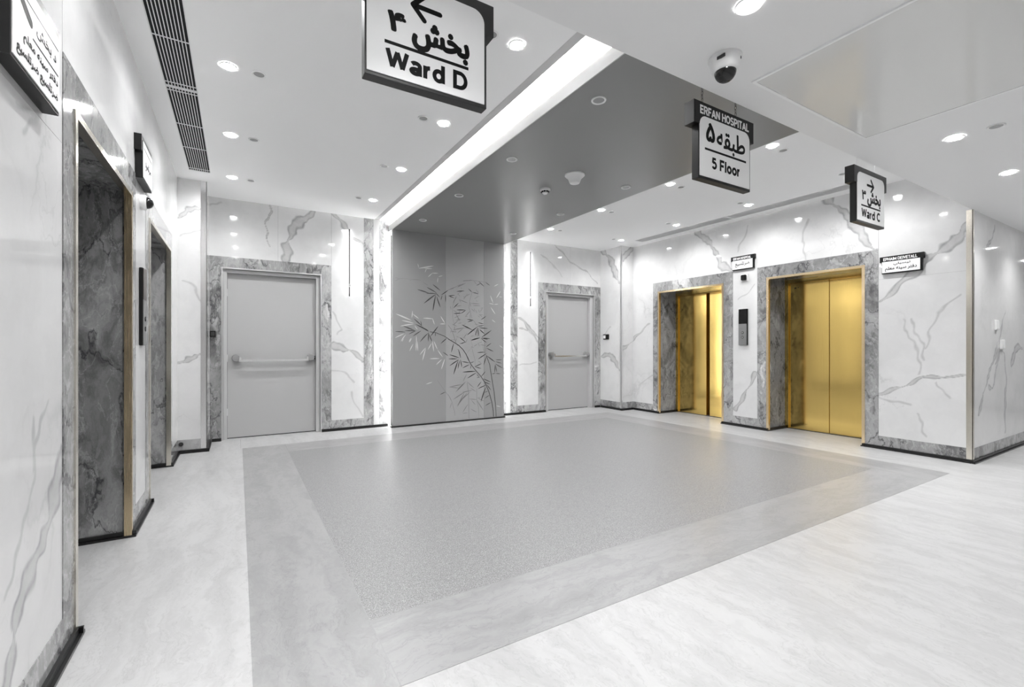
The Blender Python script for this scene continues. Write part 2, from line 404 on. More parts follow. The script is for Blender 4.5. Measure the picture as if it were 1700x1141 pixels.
V_BACKL=[
   ([(0.88,3.09),(0.74,2.96),(0.65,2.81),(0.61,2.60),(0.54,2.38)],0.06),
   ([(0.35,3.07),(0.37,2.90),(0.34,2.76),(0.36,2.51)],0.012),
   ([(1.12,3.11),(1.26,2.95),(1.40,2.79),(1.56,2.70)],0.035),
   ([(1.12,1.17),(1.25,1.17),(1.38,1.14),(1.57,1.03)],0.05),
   ([(1.14,0.84),(1.34,0.79),(1.46,0.70)],0.007),
   ([(1.42,0.55),(1.48,0.37),(1.56,0.19)],0.008),
   ([(1.17,1.67),(1.30,1.42),(1.21,1.33)],0.006),
   ([(-0.29,2.94),(-0.16,3.04)],0.006),
]
V_BACKR=[
   ([(4.24,1.69),(4.39,1.57),(4.52,1.47),(4.66,1.36)],0.035),
   ([(4.26,1.48),(4.43,1.48),(4.66,1.30)],0.018),
   ([(5.02,3.04),(5.37,2.83),(5.82,2.60),(6.04,2.42)],0.012),
   ([(4.26,0.83),(4.66,0.93)],0.006),
   ([(4.75,2.90),(5.23,2.50)],0.006),
]
V_ALC=[
   ([(6.79,3.09),(6.64,2.89),(6.51,2.68),(6.32,2.41)],0.07),
   ([(6.85,1.00),(6.61,1.00),(6.45,0.91),(6.32,0.78)],0.06),
   ([(6.81,1.38),(6.56,1.55)],0.01),
]
V_RETL=[
   ([(-0.58,2.63),(-0.52,2.70),(-0.45,2.73),(-0.35,2.74)],0.035),
   ([(-0.61,0.99),(-0.52,1.02),(-0.44,1.06),(-0.35,1.10)],0.022),
   ([(-0.56,2.41),(-0.38,2.52)],0.004),
   ([(-0.55,1.91),(-0.44,1.85),(-0.36,1.65)],0.004),
]
V_RETR=[
   ([(6.18,2.83),(6.46,3.11)],0.05),
   ([(6.18,1.17),(6.46,1.31)],0.03),
]
V_LEFT=[
   ([(2.40,0.81),(2.32,0.70),(2.20,0.56),(2.11,0.47),(2.02,0.38),(1.97,0.28),(1.91,0.17)],0.05),
   ([(2.28,1.03),(2.13,0.89),(2.08,0.80)],0.006),
   ([(2.13,0.95),(2.08,0.72),(1.97,0.57),(1.91,0.45)],0.006),
   ([(1.99,1.93),(2.19,1.98),(2.03,1.86)],0.01),
   ([(5.14,0.85),(4.85,2.09)],0.01),
]

def gray_course(parent, ax, pos, n, spans, name='skirting_course'):
    return wquick(name, M['gm'], parent, ax, pos, n, *[(a, b, 0, .15, -.04, .003) for a, b in spans])
hi = CZ
def side_wall(name, pos, n, veins, label):
    near = 1.60
    rects = [(near, 2.40, .15, hi), (3.86, 4.24, .15, hi), (5.80, YR, .15, hi), (2.40, 3.86, 2.335, hi), (4.24, 5.80, 2.335, hi)]
    o = clad(name, 'x', pos, n, rects, veins); tag(o, label, 'wall', kind='structure')
    gray_course(o, 'x', pos, n, [(near, 2.40), (3.86, 4.24), (5.80, YR)])
    wquick('panel_joint', M['groove'], o, 'x', pos, n, (2.398, 2.402, 2.335, hi, 0, .0006), (near, 2.40, 1.98, 1.9815, 0, .0006))
    return o
wl = side_wall('wall_left', XL, 1, V_LEFT, 'polished white marble lift wall at the left edge of the picture')
wr = side_wall('wall_right', XR, -1, V_RIGHT, 'polished white marble wall holding the two gold lift doors')
# returns and alcove cheeks at the far corners
rl = clad('wall_left', 'y', YR, -1, [(XL, -.31, .15, hi)], V_RETL); tag(rl, 'narrow white marble return beside the left fire door', 'wall', kind='structure')
gray_course(rl, 'y', YR, -1, [(XL, -.31)])
al = clad('cheek', 'x', -.31, 1, [(YR+.04, YB, .15, hi)], [], rl)
wquick('skirting_course', M['gm'], rl, 'x', -.31, 1, (YR+.04, YB, 0, .15, -.04, .003))
rr = clad('wall_right', 'y', YR, -1, [(6.15, XR, .15, hi)], V_RETR); tag(rr, 'narrow white marble return between the right fire door and the lifts', 'wall', kind='structure')
gray_course(rr, 'y', YR, -1, [(6.15, XR)])
clad('cheek', 'x', 6.15, -1, [(YR+.04, YB, .15, hi)], V_ALC, rr)
wquick('skirting_course', M['gm'], rr, 'x', 6.15, -1, (YR+.04, YB, 0, .15, -.04, .003))
# end wall
wbk = clad('wall_back', 'y', YB, -1, [(-.31, 1.135, 2.34, hi), (1.135, 1.583, .15, hi), (1.80, 1.98, 0, 3.298), (3.82, 4.00, 0, 3.298), (4.224, 4.666, .15, hi), (4.666, 6.15, 2.36, hi)], V_BACKL+V_BACKR)
tag(wbk, 'white marble end wall around the mural and both fire doors', 'wall', kind='structure')
wquick('marble_column', M['gm'], wbk, 'y', YB, -1, (1.583, 1.722, 0, hi, -.04, .003), (4.078, 4.224, 0, hi, -.04, .003), (1.803, 1.955, 0, hi, -.04, .003), (3.85, 3.99, 0, hi, -.04, .003))
wquick('white_strip', M['lip'], wbk, 'y', YB, -1, (1.722, 1.803, 0, 3.298, -.04, .006), (3.99, 4.078, 0, 3.298, -.04, .006))
gray_course(wbk, 'y', YB, -1, [(1.135, 1.583), (4.224, 4.666)])
wquick('panel_joint', M['groove'], wbk, 'y', YB, -1, (1.133, 1.136, 2.34, hi, 0, .0006), (.46, .462, 2.34, hi, 0, .0005), (5.4, 5.402, 2.36, hi, 0, .0005))
wquick('core', M['void'], wbk, 'y', YB, -1, (1.90, 3.90, 0, 3.298, -.05, -.01))
# corridor walls
cr = clad('wall_right', 'y', 1.60, -1, [(XR+.002, 10.0, .15, SZ)], V_CORR); tag(cr, 'white marble corridor wall running off the right edge of the picture', 'wall', kind='structure')
gray_course(cr, 'y', 1.60, -1, [(XR+.002, 10.0)])
cr2 = clad('wall_right', 'y', 1.60, -1, [(10.0, WX1, 0, SZ)], []); tag(cr2, 'far stretch of white marble corridor wall', 'wall', kind='structure')
cl = clad('wall_left', 'y', 1.60, -1, [(WX0, XL-.002, 0, SZ)], []); tag(cl, 'white marble corridor wall beyond the left edge', 'wall', kind='structure')
cb = clad('wall_front', 'y', WY0, 1, [(WX0, WX1, .15, SZ)], [], res=.05); tag(cb, 'white marble corridor wall behind the camera', 'wall', kind='structure')
gray_course(cb, 'y', WY0, 1, [(WX0, WX1)])
ce1 = clad('wall_left', 'x', WX0, 1, [(WY0, 1.6, 0, SZ)], []); tag(ce1, 'white marble wall at the left end of the corridor', 'wall', kind='structure')
ce2 = clad('wall_right', 'x', WX1, -1, [(WY0, 1.6, 0, SZ)], []); tag(ce2, 'white marble wall at the right end of the corridor', 'wall', kind='structure')

# corner guards
def guard(name, label, m, *boxes):
    o = quick(name, m, None, *boxes); tag(o, label, 'corner guard', kind='structure'); return o
guard('trim_1', 'mirror-like metal corner strip where the left return meets the fire door recess', M['chrome'], (-.362, -.306, YR-.004, YR+.03, .03, hi), (-.31, -.306, YR-.004, YR+.03, .03, hi))
guard('trim_2', 'steel corner strip on the return left of the gold lifts', M['steel'], (6.142, 6.172, YR-.004, YR+.03, .03, hi))
guard('trim_3', 'wide polished metal corner guard at the outer right corner of the lift wall', M['champ'], (XR-.005, XR+.03, 1.592, 1.645, .03, SZ), (XR-.005, XR+.012, 1.594, 1.6, .03, SZ))

# ---------------------------------------------------------------- lifts
def lift(idx, pos, n, op, metal, trim, label, split, gap):
    y0, y1, f0, f1 = op
    t = thing('door_%d' % idx, label, 'lift door', (pos, (y0+y1)/2, 0), kind='structure')
    wquick('marble_surround', M['gm'], t, 'x', pos, n, (f0, y0, 0, 2.335, -.04, .003), (y1, f1, 0, 2.335, -.04, .003), (y0, y1, 2.17, 2.335, -.04, .003))
    wquick('corner_trim', M['champ'] if n > 0 else trim, t, 'x', pos, n, (y0-.006, y0+.026, .012, 2.176, -.03, .009), (y0+.026, y1-.026, 2.146, 2.176, -.03, .009))
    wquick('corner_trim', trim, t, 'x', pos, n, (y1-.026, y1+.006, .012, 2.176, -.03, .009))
    wquick('jamb_lining', M['gmj'] if n > 0 else M['gm'], t, 'x', pos, n, (y0-.03, y0, 0, 2.17, -.56, -.0405), (y1, y1+.03, 0, 2.17, -.56, -.0405), (y0-.03, y1+.03, 2.17, 2.20, -.56, -.0405))
    wquick('metal_jamb', metal, t, 'x', pos, n, (y0, y0+.05, 0, 2.11, -.53, -.46), (y1-.05, y1, 0, 2.11, -.53, -.46), (y0, y1, 2.11, 2.17, -.53, -.455))
    a = wquick('door_leaf', metal, t, 'x', pos, n, (split+gap, y1-.052, .008, 2.108, -.535, -.49)); 
    b = wquick('door_leaf', metal, t, 'x', pos, n, (y0+.052, split-gap, .008, 2.108, -.545 if gap else -.535, -.502 if gap < .01 else -.49))
    wquick('dark_gap', M['bronze'] if n < 0 else M['dgray'], t, 'x', pos, n, (y0+.01, y1-.01, .004, 2.112, -.56, -.546))
    wquick('sill', M['dgray'], t, 'x', pos, n, (y0+.05, y1-.05, .0, .004, -.53, -.47))
    return t
l2 = lift(4, XR, -1, EL[1], M['brass'], M['brasstrim'], 'gold brushed metal lift door with a dark gap between its leaves, nearer the end wall', 5.025, .034)
l1 = lift(3, XR, -1, EL[0], M['brass'], M['brasstrim'], 'larger gold brushed metal lift door nearest the right corner of the lobby', 3.145, .0015)
wquick('marking', M['black'], l1, 'x', XR, -1, (3.575, 3.60, 2.035, 2.05, -.4905, -.489), (3.54, 3.555, 2.04, 2.052, -.4905, -.489))
lift(5, XL, 1, EL[0], M['steel'], M['tan'], 'recessed lift opening nearest the camera with grey marble jamb and tan painted-reflection edge', 3.13, .0015)  # far trim coloured tan to imitate what the metal reflects
lift(6, XL, 1, EL[1], M['steel'], M['champ'], 'second recessed lift opening in the left wall, nearer the fire door', 5.04, .0015)

# ---------------------------------------------------------------- fire doors
def fire_door(idx, f0, f1, o0, o1, ft, ot, l0, l1, label):
    t = thing('door_%d' % idx, label, 'fire door', ((l0+l1)/2, YD, 0), kind='structure')
    wquick('marble_surround', M['gm'], t, 'y', YB, -1, (f0, o0, 0, ft, -.04, .003), (o1, f1, 0, ft, -.04, .003), (o0, o1, ot, ft, -.04, .003))
    wquick('reveal_trim', M['steel'], t, 'y', YB, -1, (o0, o0+.016, 0, ot-.016, -.05, .006), (o1-.016, o1, 0, ot-.016, -.05, .006), (o0, o1, ot-.016, ot, -.05, .006))
    a, b, c = o0+.016, o1-.016, ot-.016
    wquick('door_frame', M['gframe'], t, 'y', YB, -1, (a, l0, 0, c, -.14, -.035), (l1, b, 0, c, -.14, -.035), (l0, l1, 2.145, c, -.14, -.035), bevel=.003)
    wquick('door_leaf', M['gdoor'], t, 'y', YD, -1, (l0+.003, l1-.003, .010, 2.142, -.04, 0))
    wquick('door_seal', M['black'], t, 'y', YD, -1, (l0, l1, 0, 2.145, -.05, -.041), (l0, l1, 0, .009, -.04, -.002))
    z = 1.045
    bar = wquick('push_bar', M['chrome'], t, 'y', YD, -1, (l0+.13, l1-.10, z-.045, z-.02, .07, .10), bevel=.004)
    for x, s in ((l0+.10, 1), (l1-.065, -1)):
        bm = bmesh.new(); q = Matrix.Translation((x, YD, z)) @ Matrix.Rotation(math.pi/2, 4, 'X')
        lathe(bm, [(.050, 0), (.050, .035), (.044, .075)], 10, q); obj('end_cap', bm, M['cap'], bar)
        wquick('bar_arm', M['chrome'], bar, 'y', YD, -1, (x+s*.035, x+s*.06, z-.035, z+.015, .02, .09), bevel=.004)
    wquick('latch_case', M['black'], bar, 'y', YD, -1, (l1-.022, l1-.006, z-.03, z+.02, .002, .03))
    for zz in (.3, 1.0, 1.85): wquick('hinge', M['steel'], t, 'y', YD, -1, (l0-.006, l0+.006, zz, zz+.09, 0, .012))
    return t
fire_door(1, -.306, 1.135, -.18, 1.005, 2.34, 2.205, -.12, .94, 'grey fire door with chrome push bar at the left end of the end wall')
fire_door(2, 4.666, 6.146, 4.825, 6.0, 2.36, 2.205, 4.915, 5.915, 'grey fire door with chrome push bar right of the bamboo mural')

# ---------------------------------------------------------------- black plinths
def plinth(name, label, segs):
    bm = bmesh.new()
    for ax, pos, n, a0, a1 in segs:
        wb(bm, ax, pos, n, a0, a1, 0, .013, .0035, .030); wb(bm, ax, pos, n, a0, a1, .013, .036, .0035, .016)
    o = obj(name, bm, M['blk']); tag(o, label, 'skirting', kind='structure')
y = EL[0][:2] + EL[1][:2]
def side_pl(pos, n):
    r = [('x', pos, n, 1.6, y[0]), ('x', pos, n, y[1], y[2]), ('x', pos, n, y[3], YR-.03)]
    for a, b in ((y[0], y[1]), (y[2], y[3])):
        x0, x1 = sorted((pos+n*.03, pos-n*.46))
        r += [('y', a, 1, x0, x1), ('y', b, -1, x0, x1)]
    return r
plinth('baseboard_left', 'thin black plinth along the left lift wall', side_pl(XL, 1) + [('y', YR, -1, XL, -.28)])
plinth('baseboard_right', 'thin black plinth under the gold lift wall', side_pl(XR, -1) + [('y', YR, -1, 6.12, XR), ('x', 6.15, -1, YR, YB-.03), ('y', 1.60, -1, XR-.03, WX1)])
plinth('baseboard_back', 'thin black plinth along the end wall', [('x', -.31, 1, YR, YB-.03), ('y', YB, -1, -.28, -.18), ('y', YB, -1, 1.005, 1.93), ('y', YB, -1, 3.87, 4.825), ('y', YB, -1, 6.0, 6.13)])
plinth('baseboard_front', 'thin black plinth behind the camera', [('y', WY0, 1, WX0, WX1), ('y', 1.60, -1, WX0, XL+.03)])

# ---------------------------------------------------------------- mural
mu = thing('bamboo_mural', 'tall grey mural board printed with bamboo leaves, glowing at its edges', 'mural', (2.9, YM, 0))
quick('board', M['mural'], mu, (1.955, 2.794, YM, YM+.05, .02, BZ-.001)); quick('board', M['mural'], mu, (3.468, 3.845, YM, YM+.05, .02, BZ-.001))
c = quick('board', M['mural2'], mu, (2.796, 3.466, YM, YM+.05, .02, BZ-.001)); c['label'] = 'lighter middle board'
quick('base_strip', M['blk'], mu, (1.935, 3.865, YM-.018, YM+.05, 0, .02))
for x in (1.985, 3.80): quick('led_strip', M['led2'], mu, (x, x+.015, YM+.06, YM+.075, .03, BZ))
quick('backing', M['white'], mu, (2.02, 3.78, YM+.05, YB-.006, .02, BZ))
def leafmesh(name, L, m, yy, wk):
    bm = bmesh.new()
    for x0, z0, x1, z1 in L:
        d = Vector((x1-x0, z1-z0)); ln = d.length; d.normalize(); nn = Vector((-d.y, d.x))*(wk*(.003+.036*ln)); b = nn*.25
        u = lambda t, k: bm.verts.new((x0+(x1-x0)*t + b.x*math.sin(t*3.1) + nn.x*k, yy, z0+(z1-z0)*t + b.y*math.sin(t*3.1) + nn.y*k))
        ts = [(0, 0), (.15, .55), (.4, 1), (.65, .9), (.88, .45), (1, 0)]
        up = [u(t, k) for t, k in ts]; dn = [u(t, -k) for t, k in ts[1:-1]]
        bm.faces.new(up + dn[::-1])
    bmesh.ops.triangulate(bm, faces=bm.faces[:])
    return bm
LV_DARK=[(2.431,1.849,2.64,2.013),(2.58,1.737,2.628,2.001),(2.707,1.799,2.64,1.979),(2.574,2.157,2.707,2.063),(2.478,2.106,2.646,2.025),(2.326,2.062,2.526,2.012),(2.467,2.009,2.64,2.016),(2.837,2.083,2.713,1.995),(2.71,1.914,2.738,1.996),(2.622,2.029,2.695,1.959),(2.794,1.884,2.791,2.017),(2.274,1.619,2.408,1.505),(2.384,1.589,2.402,1.5),(2.297,1.536,2.478,1.45),(2.11,1.501,2.303,1.431),(1.987,1.417,2.155,1.411),(2.132,1.433,2.303,1.431),(2.194,1.379,2.315,1.436),(2.257,1.346,2.396,1.438),(2.384,1.28,2.508,1.406),(2.508,1.264,2.512,1.417),(2.574,1.259,2.514,1.394),(2.361,1.515,2.514,1.423),(2.671,1.517,2.538,1.349),(2.419,1.483,2.514,1.434),(2.622,1.35,2.622,1.419),(2.837,1.99,2.95,2.008),(2.837,1.996,2.938,1.961),(2.925,1.803,3.014,1.889),(3.182,2.129,3.255,2.068),(3.368,2.056,3.255,2.074),(2.925,1.715,3.065,1.726),(3.143,1.783,3.052,1.722),(2.976,1.776,3.137,1.78),(3.511,1.7,3.409,1.63),(3.065,1.544,3.261,1.459),(3.156,1.374,3.355,1.521),(3.308,1.364,3.348,1.502),(3.368,1.353,3.355,1.503),(3.47,1.414,3.382,1.479),(3.545,1.494,3.368,1.503),(3.614,1.471,3.415,1.341),(3.228,1.297,3.402,1.341),(3.49,1.396,3.388,1.467),(3.463,1.565,3.355,1.587),(3.47,1.541,3.348,1.527),(3.156,1.629,3.275,1.626),(3.169,1.588,3.275,1.621),(3.476,2.178,3.368,2.261),(3.328,2.186,3.409,2.228),(3.58,2.203,3.49,2.258),(3.518,1.257,3.409,1.335),(3.545,1.312,3.422,1.335),(2.976,2.068,3.117,2.087),(2.373,1.264,2.443,1.338),(2.707,1.237,2.818,1.33),(2.744,1.11,2.837,1.046),(2.695,0.445,2.794,0.484),(2.856,0.889,3.027,0.991),(2.925,0.748,3.008,0.98),(3.001,0.839,3.033,0.979),(2.85,1.069,3.033,1.009),(2.837,1,3.001,0.997),(3.072,0.861,3.046,0.991),(3.008,1.156,3.052,1.003),(2.887,1.098,2.931,1.249),(3.078,0.849,3.209,0.905),(3.065,0.955,3.209,0.929),(3.429,0.919,3.295,0.867),(3.422,0.834,3.295,0.87),(3.078,0.784,3.328,0.792),(3.163,0.681,3.335,0.771),(3.497,0.79,3.409,0.696),(3.235,1.292,3.395,1.335),(3.504,1.185,3.607,1.252),(3.649,1.111,3.511,1.172),(3.341,1.095,3.49,1.102),(3.355,0.986,3.518,1.081),(3.463,0.888,3.511,1.033),(3.826,0.83,3.677,0.908),(3.811,0.973,3.684,0.975),(3.804,0.912,3.684,0.945),(3.67,0.748,3.677,0.896),(3.712,0.759,3.681,0.895),(3.614,0.738,3.684,0.748),(3.783,0.736,3.684,0.748),(3.6,0.604,3.449,0.67),(3.586,0.568,3.463,0.621),(3.341,0.53,3.422,0.623),(3.355,0.505,3.504,0.559),(3.409,0.286,3.504,0.535),(3.6,0.469,3.518,0.571),(3.49,0.22,3.6,0.268),(3.483,0.342,3.573,0.391),(3.476,0.439,3.545,0.46),(3.586,1.325,3.422,1.336),(3.04,1.238,3.143,1.268),(3.027,1.344,3.137,1.262),(3.684,0.932,3.518,1.045),(3.335,0.687,3.395,0.696),(3.328,0.747,3.382,0.697),(3.143,1.072,3.209,0.941),(3.288,0.951,3.209,0.929),(3.222,0.833,3.235,0.893),]
LV_MID=[(2.982,2.133,3.143,2.215),(3.117,1.994,3.222,2.048),(3.222,1.893,3.395,1.889),(3.261,1.859,3.409,1.86),(3.395,1.757,3.449,1.831),(3.235,1.81,3.301,1.753),(3.078,2.246,3.261,2.265),(3.275,2.266,3.341,2.199),(2.912,1.878,2.988,1.999),(3.027,1.942,3.182,1.891),(2.938,1.646,3.04,1.696),(2.912,1.528,3.014,1.613),(2.988,1.401,3.091,1.485),(2.837,2.083,2.976,2.144),(3.065,1.85,2.95,1.833),(3.13,1.675,3.222,1.774),(3.288,1.968,3.355,2.002),(3.169,1.416,3.078,1.308),(2.95,1.74,3.04,1.59),(2.912,1.458,3.143,1.498),(2.837,0.553,3.078,0.589),(2.862,0.552,3.014,0.534),(2.957,0.466,3.143,0.634),(2.988,0.5,3.143,0.634),(3.288,0.521,3.156,0.634),(3.065,0.46,3.261,0.486),(2.912,0.352,3.13,0.469),(3.052,0.332,3.222,0.464),(2.988,0.23,3.117,0.458),(3.328,0.459,3.222,0.524),(2.988,0.254,3.169,0.455),(3.078,0.13,3.182,0.27),(3.078,0.124,3.176,0.128),(3.315,0.244,3.235,0.332),(3.463,0.137,3.335,0.326),(3.341,0.122,3.222,0.19),(3.195,0.347,3.341,0.332),(3.409,0.358,3.355,0.361),(3.091,0.636,3.156,0.752),(3.422,0.925,3.355,0.962),(3.476,0.294,3.341,0.362),(2.837,0.438,2.9,0.318),(2.862,0.216,2.9,0.318),(2.234,2.206,2.384,2.206),(2.065,2.204,1.987,2.214),(2.121,2.212,2.065,2.207),(2.508,2.13,2.419,2.18),(2.211,2.182,2.246,2.203),(1.987,2.16,2.065,2.204),]
LV_PALE=[(1.998,1.681,2.246,1.585),(2.087,1.586,2.28,1.547),(2.065,1.498,2.28,1.536),(2.257,1.735,2.246,1.624),(2.361,1.616,2.257,1.691),(1.987,1.322,2.132,1.389),(2.076,1.268,2.155,1.378),(2.32,1.247,2.318,1.358),(2.211,1.257,2.246,1.324),(2.502,2.26,2.574,2.328),(2.671,2.336,2.562,2.327),(2.338,2.454,2.355,2.388),(2.455,2.329,2.478,2.388),(2.598,2.444,2.349,2.382),(2.443,2.385,2.574,2.396),(2.61,1.533,2.574,1.634),(2.671,2.279,2.744,2.302),(2.658,2.186,2.665,2.267),(2.781,1.56,2.707,1.673),(2.695,1.546,2.794,1.549),(2.419,1.629,2.586,1.623),(2.338,1.448,2.291,1.514),(3.642,1.913,3.586,2.045),(3.559,1.909,3.656,1.895),(3.684,1.731,3.593,1.85),(3.783,2.13,3.698,2.002),(3.656,2.196,3.74,2.239),(3.811,2.027,3.755,2.03),(3.684,1.596,3.614,1.643),(3.74,1.906,3.656,1.895),(2.315,1.124,2.317,1.292),(2.343,1.124,2.332,1.281),(2.211,1.125,2.268,1.236),(2.414,0.978,2.467,1.169),(2.502,1.146,2.562,1.248),(2.598,1.111,2.574,1.294),(2.658,1.145,2.598,1.282),(2.526,1.006,2.695,1.008),(2.634,0.911,2.732,0.996),(2.72,0.835,2.781,1.006),(2.744,1.03,2.658,1.145),(2.467,0.616,2.574,0.645),(2.098,1.268,2.121,1.312),(2.373,1.068,2.467,1.18),(2.2,1.258,2.234,1.325),(3.698,0.206,3.783,0.182),(3.755,1.215,3.826,1.166),]
STEMS=[([(2.538,1.423),(2.634,1.408),(2.769,1.358),(2.837,1.318)],0.0065),([(2.837,1.313),(2.912,1.273),(3.014,1.214),(3.091,1.144),(3.143,1.072),(3.182,0.989),(3.235,0.899),(3.315,0.807),(3.409,0.708),(3.49,0.596),(3.559,0.447),(3.614,0.273),(3.642,0.124),(3.645,0.032)],0.0091),([(3.511,1.045),(3.573,0.898),(3.614,0.664),(3.656,0.442),(3.684,0.219),(3.695,0.028)],0.0078),([(2.384,2.206),(2.257,2.207),(2.121,2.212),(2.065,2.204)],0.0026),([(2.837,2.083),(2.912,2.111),(3.001,2.164),(3.091,2.199)],0.0039),([(3.573,2.215),(3.49,2.255),(3.355,2.26),(3.222,2.268),(3.091,2.241)],0.0039),([(2.837,1.527),(2.887,1.47),(2.931,1.365),(2.963,1.255)],0.0052),([(2.963,1.986),(2.912,1.831),(2.912,1.645),(2.95,1.506),(2.925,1.412)],0.0026),([(3.248,2.061),(3.209,1.94),(3.195,1.82),(3.248,1.656)],0.0039),([(3.163,0.61),(3.189,0.442),(3.195,0.038)],0.0052),([(3.335,0.506),(3.335,0.326),(3.368,0.192),(3.375,0.035)],0.0039),([(2.837,0.438),(2.9,0.318),(2.944,0.163),(2.95,0.104)],0.0039),([(3.504,1.172),(3.49,1.1),(3.511,1.045)],0.0052),([(3.409,1.335),(3.463,1.118)],0.0026),([(3.395,1.347),(3.355,1.515),(3.275,1.621)],0.0039),([(2.658,0.665),(2.794,0.48),(2.837,0.426)],0.0039),([(3.143,1.072),(3.261,1.203),(3.222,1.322)],0.00195),([(3.248,1.167),(3.301,0.987),(3.308,0.879)],0.00325),]

k = obj('leaf_print', leafmesh('l', LV_PALE, None, YM-.0008, .8), M['bpale'], mu); k['label'] = 'pale printed leaves'
for i in range(60):     # the thin tangle of twigs in the middle of the print
    x, z = random.uniform(2.86, 3.42), random.uniform(1.15, 2.15); a = random.uniform(0, 6.28); l = random.uniform(.05, .12)
    LV_MID.append((x, z, x+l*math.cos(a), z+l*math.sin(a)*.7))
k = obj('leaf_print', leafmesh('l', LV_MID, None, YM-.0012, .6), M['bmid'], mu); k['label'] = 'mid grey printed leaves'
k = obj('leaf_print', leafmesh('l', LV_DARK, None, YM-.0018, .8), M['bdark'], mu); k['label'] = 'dark printed leaves'
for sel, mm, yy in ((range(0, 3), 'bdark', .0022), (range(3, len(STEMS)), 'bmid', .0015)):
    bm = bmesh.new()
    for i in sel: stroke(bm, STEMS[i][0], STEMS[i][1]*1.3, YM-yy)
    obj('stem_print', bm, M[mm], mu)

# ---------------------------------------------------------------- downlights and ceiling fittings
def spot_light(parent, z, watts, deg=160):
    l = bpy.data.lights.new('lamp', 'SPOT'); l.energy = watts; l.spot_size = math.radians(deg); l.spot_blend = .80 if deg > 150 else .85; l.energy = watts*(1 if deg > 150 else 1.05); l.shadow_soft_size = .045
    o = bpy.data.objects.new('lamp', l); COL.objects.link(o); o.parent = parent; o.location = (0, 0, -.016); return o
def downlight(lit, r=.052, deg=160):
    t = thing('downlight', '', 'downlight')
    bm = bmesh.new(); lathe(bm, [(r, -.001), (r, -.006), (r*.97, -.009), (r*.76, -.006), (r*.74, .0)], 36, caps=False); obj('trim_ring', bm, M['ring'] if lit else M['ring'], t, smooth=True)
    bm = bmesh.new(); lathe(bm, [(r*.76, -.0005), (r*.76, -.004)], 36); obj('lens', bm, M['lens'] if lit else M['off'], t)
    if lit: spot_light(t, 0, SPOT_W, deg)
    return t
def copy_tree(o, parent=None):
    c = o.copy(); COL.objects.link(c)
    if parent is not None: c.parent = parent
    for ch in list(o.children): copy_tree(ch, c)
    return c
LIT, OFF, COR = downlight(True), downlight(False), downlight(True, deg=122)
used = {True: False, False: False, 'corridor': False}
def put(lit, loc, label, group, name=None, s=1):
    src = COR if lit == 'corridor' else (LIT if lit else OFF)
    o = src if not used[lit] else copy_tree(src); used[lit] = True
    o.location = loc; o.scale = (s, s, s); tag(o, label, 'downlight', group); return o
ROW = ['nearest the camera', 'second from the camera', 'third from the camera', 'nearest the end wall']
YS = [2.43, 3.61, 4.78, 5.97]
for x, where in ((-.055, 'left ceiling, row by the black grille'), (1.49, 'left ceiling, row by the glowing cove'), (4.30, 'right ceiling, row by the dark panel'), (5.83, 'right ceiling, row by the gold lifts')):
    for yy, r in zip(YS, ROW): put(True, (x, yy, CZ), 'lit downlight %s, %s' % (where, r), 'lit downlights of the lobby')
for x, where in ((.125, 'left ceiling, row by the black grille'), (1.31, 'left ceiling, row by the glowing cove'), (4.485, 'right ceiling, row by the dark panel'), (5.65, 'right ceiling, row by the gold lifts')):
    for yy, r in zip(YS, ROW): put(False, (x, yy, CZ), 'small unlit fitting %s, %s' % (where, r), 'unlit fittings of the lobby', s=.85)
for x, where in ((2.16, 'left row'), (3.595, 'right row')):
    for yy, r in zip(YS, ROW): put(False, (x, yy, BZ), 'pale ring light in dark ceiling panel, %s, %s' % (where, r), 'ring lights of the dark panel')
for x, r in ((-1.7, 'far to the left'), (-.54, 'left of the camera'), (.62, 'added unseen above the camera'), (1.794, 'beside the dome camera at the top edge'), (4.124, 'right of the square hatch'), (5.328, 'in front of the outer right corner'), (6.5, 'past the outer right corner'), (7.7, 'well past the right corner'), (9.2, 'far to the right'), (11.0, 'at the right end')):  # the lamp above the camera is added to brighten the Ward D sign
    put('corridor', (x, 1.11, SZ), 'bright downlight in low corridor ceiling, %s' % r, 'corridor downlights')
for x, r in ((-1.7, 'far to the left'), (.62, 'behind the camera'), (2.96, 'behind and right of the camera'), (5.3, 'right of the camera'), (7.7, 'far to the right'), (10., 'at the right end')):  # unseen second row of lamps, added to light the corridor
    put('corridor', (x, -.9, SZ), 'added unseen downlight near the corridor wall, %s' % r, 'corridor downlights')
put(False, (4.133, .915, SZ), 'small unlit round fitting in the low corridor ceiling beside the lit downlight', None, s=.85)

# round speaker and smoke detector on the dark panel
t = thing('ceiling_speaker', 'pale flared round antenna dome hanging from the dark grey ceiling panel', 'antenna', (2.895, 3.613, BZ))
bm = bmesh.new(); q = Matrix.Translation((2.895, 3.613, BZ)); lathe(bm, [(.098, 0), (.10, -.012), (.088, -.024)], 40, q); obj('base', bm, M['white'], t, smooth=True)
bm = bmesh.new(); lathe(bm, [(.087, -.0235), (.066, -.045), (.055, -.075), (.047, -.088), (.02, -.092)], 40, q); obj('dome', bm, M['white'], t, smooth=True)
t.name = 'ceiling_antenna'
t = thing('smoke_detector', 'small round white smoke detector on the dark grey ceiling panel', 'smoke detector', (2.884, 4.111, BZ))
q = Matrix.Translation((2.884, 4.111, BZ)); bm = bmesh.new(); lathe(bm, [(.058, 0), (.058, -.016), (.05, -.024)], 32, q); obj('base', bm, M['white'], t, smooth=True)
bm = bmesh.new(); lathe(bm, [(.030, -.0245), (.034, -.044), (.022, -.054)], 24, q); obj('sensor_head', bm, M['white'], t, smooth=True)
bm = bmesh.new()
